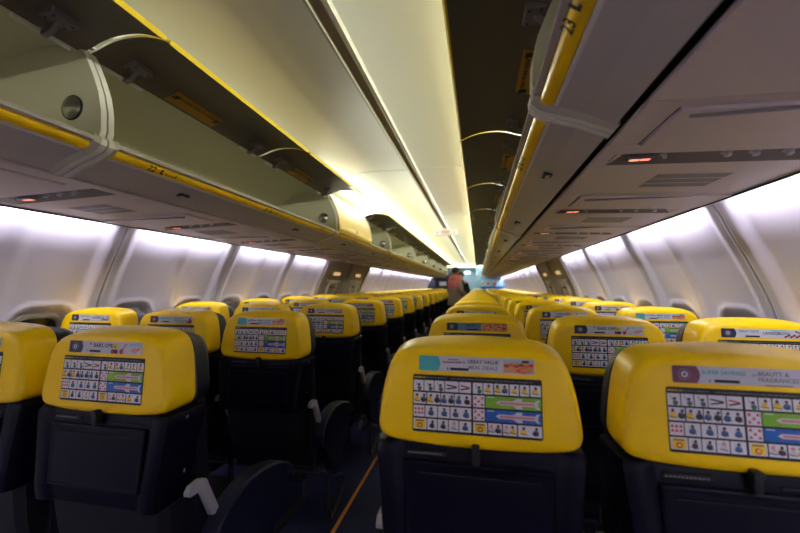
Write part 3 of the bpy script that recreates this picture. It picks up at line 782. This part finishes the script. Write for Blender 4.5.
def banner(kind):
    mb = MB(); x0, x1, z1, z0 = -.1235, .1235, 1.0935, 1.061; h = z1-z0; d = .0004
    pts = []
    for cx_, cz_, a0 in ((x1-.003, z1-.003, 0), (x0+.003, z1-.003, 90), (x0+.003, z0+.003, 180), (x1-.003, z0+.003, 270)):
        for k in range(4):
            a = math.radians(a0+30*k); pts.append((cx_+.003*math.cos(a), cz_+.003*math.sin(a)))
    mb.poly([PX(x, z, d) for x, z in pts], 'offwhite' if kind != 'pizza' else 'slate')
    blk = {'meal': 'teal', 'beauty': 'maroon', 'bar': 'charcoal', 'pizza': 'charcoal', 'coffee': 'navy_print'}[kind]
    d = .0008; bx = x0+.046; pts = [(bx-.004, z1), (x0+.002, z1), (x0, z1-.002), (x0, z0+.002), (x0+.002, z0), (bx-.004, z0)]
    arc_ = [(bx-.004+.006*math.sin(math.pi*t/6), z0+h*t/6) for t in range(1, 6)]
    mb.poly([PX(a, b, d) for a, b in pts+arc_], blk)
    if kind != 'meal' and kind != 'pizza':      # pale round emblem
        for rr_, mt in ((.011, 'grey_text'), (.0095, blk), (.006, 'offwhite'), (.003, blk)): d += .0002; blob(mb, x0+.021, (z0+z1)/2, rr_, rr_, mt, d, 16)
    def tx(t, x, z, size, mt):
        T = Matrix.Translation(PX(x, z, .0012)) @ Matrix.Rotation(math.pi/2-TILT, 4, 'X'); mb.text(t, T, size, mt)
    zc = (z0+z1)/2
    bar = lambda x, z, w_, hh, mt: quad(mb, x, x+w_, z, z+hh, mt, .0012)
    if kind == 'meal':
        tx('GREAT VALUE', -.017, zc+.006, .0104, 'charcoal'); tx('MEAL DEALS', -.015, zc-.006, .0112, 'grey_text'); tx('FOR', -.034, zc+.004, .007, 'maroon')
        for q in range(7): bar(-.071+q*.0058, zc+.002, .0045, .0032, 'maroon')
        for q in range(4): bar(-.058+q*.006, zc+.008, .0042, .0026, 'maroon')
        bar(-.054, z0+.003, .040, .0055, 'ink'); bar(-.062, z0+.003, .005, .0055, 'teal')
        X = .060; quad(mb, X, x1-.002, zc+.008, z1-.003, 'sky', .001); quad(mb, X, x1-.002, z0+.003, zc+.008, 'tan', .001)
        for q in range(6): blob(mb, X+.006+q*.010, zc+.001+.002*(q % 2), .006, .0035, ['brown', 'orange', 'red'][q % 3], .0013)
        blob(mb, X+.040, z0+.008, .016, .006, 'orange', .0015); blob(mb, X+.043, z0+.009, .010, .003, 'tan', .0017); bar(X+.038, zc+.008, .014, .005, 'ink')
    elif kind == 'beauty':
        tx('SUPER SAVINGS', -.073, zc+.005, .0105, 'teal'); tx('on', .010, zc+.004, .009, 'teal'); tx('BEAUTY &', .020, zc+.006, .0110, 'grey_text'); tx('FRAGRANCES', .020, zc-.005, .0105, 'grey_text')
        bar(-.052, z0+.003, .042, .0055, 'ink'); bar(-.062, z0+.004, .004, .004, 'teal'); bar(.030, z0+.001, .045, .0015, 'ink')
        for x, w_, hh, mt in ((.088, .012, .012, 'maroon'), (.091, .006, .018, 'pink'), (.102, .016, .010, 'maroon'), (.106, .008, .024, 'charcoal'), (.115, .007, .018, 'red')): quad(mb, x, x+w_, z0+.001, z0+hh, mt, .0011+.0001*hh*100)
    elif kind == 'bar':
        tx('BARS OPEN', -.040, zc+.005, .0150, 'charcoal'); blob(mb, -.050, zc+.009, .003, .003, 'charcoal', .001); bar(-.052, z0+.003, .038, .0055, 'ink'); bar(-.062, z0+.004, .004, .004, 'teal')
        quad(mb, .055, x1-.002, z0+.002, z1-.002, 'offwhite', .0009); quad(mb, .082, x1-.003, z1-.010, z1-.003, 'sky', .001)
        blob(mb, .036, z0+.021, .010, .009, 'print_yellow', .0012); quad(mb, .022, .044, z0+.001, z0+.012, 'maroon', .0014); quad(mb, .026, .032, z0+.002, z0+.009, 'red', .0016)
        line(mb, .056, z0+.008, .072, z1-.004, .003, 'red', .0012); blob(mb, .056, z0+.007, .007, .007, 'red', .0014); blob(mb, .100, z0+.011, .012, .007, 'pink', .0012); blob(mb, .112, z0+.015, .006, .005, 'tan', .0014)
    elif kind == 'pizza':
        tx('PIZZA', -.045, zc+.006, .014, 'navy_print'); bar(-.040, z0+.003, .045, .0045, 'ink'); quad(mb, .018, x1-.001, z0+.001, z1-.001, 'tan', .0009)
        r2 = random.Random(3); quad(mb, x0+.014, x0+.028, z0+.008, z0+.024, 'grey_text', .001)
        for q in range(26): blob(mb, r2.uniform(.024, .118), r2.uniform(z0+.005, z1-.006), r2.uniform(.003, .006), r2.uniform(.0025, .0045), r2.choice(['red', 'orange', 'brown', 'orange', 'print_yellow']), .0012+q*.00002)
        bar(.075, z1-.007, .045, .003, 'ink')
    else:
        tx('LAVAZZA', .008, zc+.001, .0125, 'navy_print'); tx('COFFEE', .052, zc+.001, .0110, 'grey_text'); tx('GREAT TASTE', -.068, zc+.007, .0100, 'grey_text')
        bar(-.048, z0+.003, .045, .0055, 'ink'); bar(.030, z1-.006, .05, .0022, 'teal'); 
        for q in range(9): blob(mb, .075+q*.0055, z0+.006+.003*((q*7) % 3), .0035, .0035, ['navy_print', 'red', 'charcoal'][q % 3], .0012+.0001*q)
        for q in range(3): blob(mb, .108+q*.004, z1-.007-.002*q, .003, .003, ['ink', 'red', 'maroon'][q], .0014)
    return mb.mesh('advert_banner', 0, fix=False)
CARD = safety_card()
BAN = {k: banner(k) for k in ('meal', 'beauty', 'bar', 'pizza', 'coffee')}
ADV = {'meal': 'GREAT VALUE MEAL DEALS', 'beauty': 'SUPER SAVINGS on BEAUTY', 'bar': 'BARS OPEN drinks', 'pizza': 'pizza photo', 'coffee': 'COFFEE'}
FIX = {('R', 0, 0): 'meal', ('R', 1, 0): 'beauty', ('L', 0, 0): 'bar', ('L', 1, 0): 'beauty', ('L', 0, 1): 'meal', ('L', 1, 1): 'beauty', ('L', 2, 1): 'coffee',
       ('R', 0, 1): 'pizza', ('R', 1, 1): 'bar', ('R', 2, 1): 'coffee', ('L', 0, 2): 'coffee', ('R', 1, 2): 'bar', ('R', 2, 2): 'meal', ('L', 0, 3): 'meal', ('L', 1, 2): 'coffee'}
def place_seat(x, y, side, col, row):
    """side L/R, col 0 aisle .. 2 window"""
    kind = FIX.get((side, col, row)) or rnd.choice(['meal', 'beauty', 'bar', 'pizza', 'coffee'])
    sd = 'left' if side == 'L' else 'right'; cn = ('aisle', 'middle', 'window')[col]
    if row < 2: lab = 'yellow-capped %s %s seat in the %s row ahead, %s advert' % (sd, cn, ORD[row], ADV[kind])
    elif row < 19: lab = 'yellow-capped navy %s seat left of the aisle, %s row ahead' % (cn, ORD[row]) if side == 'L' else 'yellow-capped navy %s seat right of the aisle, %s row ahead' % (cn, ORD[row])
    else: lab = 'farthest yellow-capped %s seat on the %s, beside the bulkhead' % (cn, sd)
    e = empty('airline_seat', (x, y, 0), lab, 'seat', '%s seats %s of the aisle' % (cn, sd))
    far = row > 7
    put('headrest_shell', SM['headrest_shell'], e); put('headrest', SM['headrest'], e)
    bs = put('back_shell', SM['back_shell'], e); put('back_cushion', SM['back_cushion'], e); put('seat_cushion', SM['seat_cushion'], e)
    put('seat_frame', SM['seat_frame'], e)
    put('leg', SM['leg_rear'], e); put('leg', SM['leg_front'], e)
    if not far:
        put('safety_card', CARD, e); put('advert_banner', BAN[kind], e); put('tray_table', SM['tray_table'], e); put('latch', SM['latch'], e)
        put('name_plate', SM['name_plate'], bs); put('moulded_ledge', SM['ledge'], bs); put('life_vest_pouch', SM['vest_pouch'], e)
        for q in ('bolt_r', 'bolt_l', 'bolt_r2', 'bolt_l2'): put('bolt', SM[q], bs)
    a = 1 if side == 'L' else -1           # direction towards the aisle
    if col == 0:
        ar = put('armrest', SM['arm_pad'], e, (a*.236, 0, 0)); put('side_panel', SM['arm_panel'], ar); put('baggage_bar', SM['loop'], e, (a*.236, 0, 0))
    else:
        put('armrest', SM['arm_pad_mid'], e, (a*.2515, 0, 0))
    if not far: put('arm_bracket', SM['bracket'], e, (a*.229, 0, 0))
for side in 'LR':
    sg = -1 if side == 'L' else 1
    for row in range(20):
        for col in range(3):
            place_seat(sg*(.5048+.5045*col), ROW0+PITCHR*row+(.018 if side == 'L' else 0), side, col, row)

# ------------------------------------------------------------------ people in the aisle
def skin_obj(name, verts, edges, radii, mt, parent, sub=2):
    me = bpy.data.meshes.new(name); me.from_pydata(verts, edges, []); me.materials.append(M[mt])
    o = put(name, me, parent); md = o.modifiers.new('skin', 'SKIN'); md.use_smooth_shade = True
    for i, r in enumerate(radii):
        sv = me.skin_vertices[0].data[i]; sv.radius = r if isinstance(r, tuple) else (r, r)
    me.skin_vertices[0].data[0].use_root = True
    ss = o.modifiers.new('sub', 'SUBSURF'); ss.levels = sub; ss.render_levels = sub
    dg = bpy.context.evaluated_depsgraph_get(); m2 = bpy.data.meshes.new_from_object(o.evaluated_get(dg)); o.modifiers.clear(); o.data = m2
    for p in m2.polygons: p.use_smooth = True
    return o
def ell(mb, c, r, mt, n=16, m=10, zlo=-1.0, f=None):
    rings = []
    for i in range(m+1):
        t = lerp(math.asin(zlo), math.pi/2, i/m); rr_ = max(math.cos(t), .02)
        rings.append([Vector((c[0]+r[0]*rr_*math.cos(6.28318*j/n), c[1]+r[1]*rr_*math.sin(6.28318*j/n), c[2]+r[2]*math.sin(t))) for j in range(n)])
    if f: rings = [[f(p) for p in q] for q in rings]
    mb.loft(rings, mt, cap0=True, cap1=True)
def person(loc, rot, height, label, coat, arms, scarf=False, mask=False, coat_len=.78):
    e = empty('person', loc, label, 'person'); e.rotation_euler = (0, 0, rot); k = height/1.75; e.scale = (k, k, k)
    # facing local -Y
    LE, LH, RE, RH = arms          # elbows and hands
    v = [(0, 0, .96), (0, .0, 1.12), (0, .01, 1.30), (0, .01, 1.44), (0, 0, 1.51), (0, -.005, 1.56), (0, -.01, 1.64), (0, -.01, 1.71),
         (.17, .01, 1.41), LE, LH, (-.17, .01, 1.41), RE, RH,
         (.09, 0, .90), (.10, -.01, .50), (.10, .02, .10), (.10, -.12, .035), (-.09, 0, .90), (-.10, -.01, .50), (-.10, .02, .10), (-.10, -.12, .035)]
    ed = [(0, 1), (1, 2), (2, 3), (3, 4), (4, 5), (5, 6), (6, 7), (3, 8), (8, 9), (9, 10), (3, 11), (11, 12), (12, 13), (0, 14), (14, 15), (15, 16), (16, 17), (0, 18), (18, 19), (19, 20), (20, 21)]
    rd = [(.14, .10), (.13, .10), (.15, .11), (.12, .085), .052, .06, .085, .05, .06, .042, .028, .06, .042, .028, .085, .058, .04, .035, .085, .058, .04, .035]
    skin_obj('body', v, ed, rd, 'skin', e)
    # face: nose, ears, eyes, mouth
    mb = MB(); mb.tube([(0, -.088, 1.655), (0, -.108, 1.628), (0, -.095, 1.618)], [.008, .014, .008], 'skin', 8)
    for s_ in (-1, 1): ell(mb, (s_*.082, .0, 1.635), (.010, .02, .03), 'skin', 8, 6)
    mb.build('nose_and_ears', e).name = 'face_detail'
    mb = MB()
    for s_ in (-1, 1): ell(mb, (s_*.030, -.082, 1.652), (.013, .008, .007), 'white', 8, 6); ell(mb, (s_*.030, -.088, 1.652), (.006, .005, .006), 'hair', 8, 6)
    mb.box(-.022, .022, -.092, -.078, 1.590, 1.596, 'red'); mb.build('eyes_and_mouth', e).name = 'eyes'
    # hands
    for (E_, H_, sx) in ((LE, LH, 1), (RE, RH, -1)):
        mb = MB(); D_ = (Vector(H_)-Vector(E_)).normalized(); X_ = D_.cross(Vector((0, 0, 1))).normalized(); H0 = Vector(H_)
        mb.tube([H0, H0+D_*.05, H0+D_*.085], [.026, .036, .034], 'skin', 10)
        for q in range(4):
            o0 = H0+D_*.08+X_*(q-1.5)*.017; ln = (.058, .07, .075, .062)[q]; dn = Vector((0, 0, -1))
            mb.tube([o0, o0+D_*ln*.5+dn*.006, o0+D_*ln*.85+dn*.024], [.009, .0085, .007], 'skin', 8)
        o0 = H0+D_*.02-X_*sx*.02; mb.tube([o0, o0-X_*sx*.028+D_*.03, o0-X_*sx*.034+D_*.06], [.012, .010, .008], 'skin', 8)
        mb.build('hand', e)
    # coat torso as rings, sleeves as skinned tubes
    mb = MB(); rings = []; n = 24
    for z, a, b in ((coat_len, .245, .20), (coat_len+.01, .25, .205), (.95, .225, .185), (1.08, .21, .175), (1.25, .22, .175), (1.38, .21, .15), (1.45, .15, .11), (1.50, .085, .08), (1.515, .07, .07)):
        rings.append([(a*math.cos(6.28318*j/n)*(1+.03*math.sin(3*j)), .01+b*math.sin(6.28318*j/n)*(1+.03*math.cos(4*j+z*9)), z) for j in range(n)])
    mb.loft(rings, coat, cap0=True, cap1=True); mb.build('coat', e, smooth=60)
    for (E_, H_, sx) in ((LE, LH, 1), (RE, RH, -1)):
        mb = MB(); S_ = Vector((sx*.15, .01, 1.40)); pts = catmull([tuple(S_), tuple(lerp(S_, Vector(E_), .5)), E_, tuple(lerp(Vector(E_), Vector(H_), .5)), tuple(lerp(Vector(E_), Vector(H_), .93))], 4)
        mb.tube(pts, [lerp(.082, .052, i/(len(pts)-1)) for i in range(len(pts))], coat, 14); mb.build('sleeve', e, smooth=60)
    for sx in (-1, 1):
        mb = MB(); mb.tube([(sx*.09, 0, .95), (sx*.10, -.005, .70), (sx*.10, -.01, .48), (sx*.10, .015, .12)], [.115, .095, .075, .065], 'trousers', 14); mb.build('trouser_leg', e, smooth=60)
        mb = MB(); mb.rbox(sx*.10-.045, sx*.10+.045, -.19, .07, 0, .08, .03, 'shoe', 3); mb.build('shoe', e)
    mb = MB(); ell(mb, (0, .012, 1.665), (.093, .108, .105), 'hair', 18, 10, -.5, lambda p: Vector((p.x, max(p.y, -.062) if p.z < 1.70 else p.y, p.z))); mb.build('hair', e, smooth=60)
    if scarf:
        mb = MB()
        for q, (zz_, a, b, r) in enumerate(((1.50, .105, .10, .045), (1.46, .135, .125, .05))):
            mb.tube([(a*math.cos(6.28318*j/16), .01+b*math.sin(6.28318*j/16), zz_+.012*math.sin(j*2.1+q)) for j in range(16)], r, 'scarf', 10, closed=True)
        # shawl draped over the back and one shoulder
        rings = []
        for i in range(11):
            t = i/10; ang0 = math.radians(lerp(0, -25, t)); row_ = []
            for j in range(13):
                a_ = math.radians(20+150*j/12+20*t); R_ = lerp(.10, .235, min(1, t*1.3)); z_ = 1.53-.26*t*t*(.55+.45*math.sin(math.radians(180*j/12)))-.05*t
                row_.append((R_*math.cos(a_), .01+R_*.82*math.sin(a_), z_+.006*math.sin(j*1.9)))
            rings.append(row_)
        outer = rings; inner = [[(x*.93, .01+(y-.01)*.93, z-.004) for x, y, z in r] for r in rings]
        mb.loft(outer, 'scarf', close=False); mb.loft(inner, 'scarf', close=False)
        mb.loft([outer[-1], inner[-1]], 'scarf', close=False); mb.loft([[r[0] for r in outer], [r[0] for r in inner]], 'scarf', close=False); mb.loft([[r[-1] for r in outer], [r[-1] for r in inner]], 'scarf', close=False)
        mb.build('shawl', e, smooth=60)
    if mask:
        mb = MB(); rings = []
        for i in range(7):
            z_ = 1.565+.075*i/6; rings.append([((.078)*math.sin(math.radians(a_)), -.012-(.092+.012*math.sin(math.pi*i/6))*math.cos(math.radians(a_)), z_) for a_ in range(-75, 76, 15)])
        mb.loft(rings, 'mask', close=False); mb.build('face_mask', e, smooth=60)
    return e
person((-.03, 9.45, 0), math.radians(128), 1.70, 'person in the aisle in a grey-beige coat with a pink-red shawl over the shoulders', 'coat',
       ((.25, .04, 1.15), (.20, -.20, 1.05), (-.27, .02, 1.13), (-.20, -.21, 1.00)), scarf=True)
person((.02, 10.95, 0), math.radians(-20), 1.64, 'person in dark clothes and a pale face mask facing the camera in the aisle', 'dark_cloth',
       ((.24, .02, 1.14), (.16, -.22, 1.14), (-.23, .0, 1.15), (-.24, -.08, .92)), mask=True)
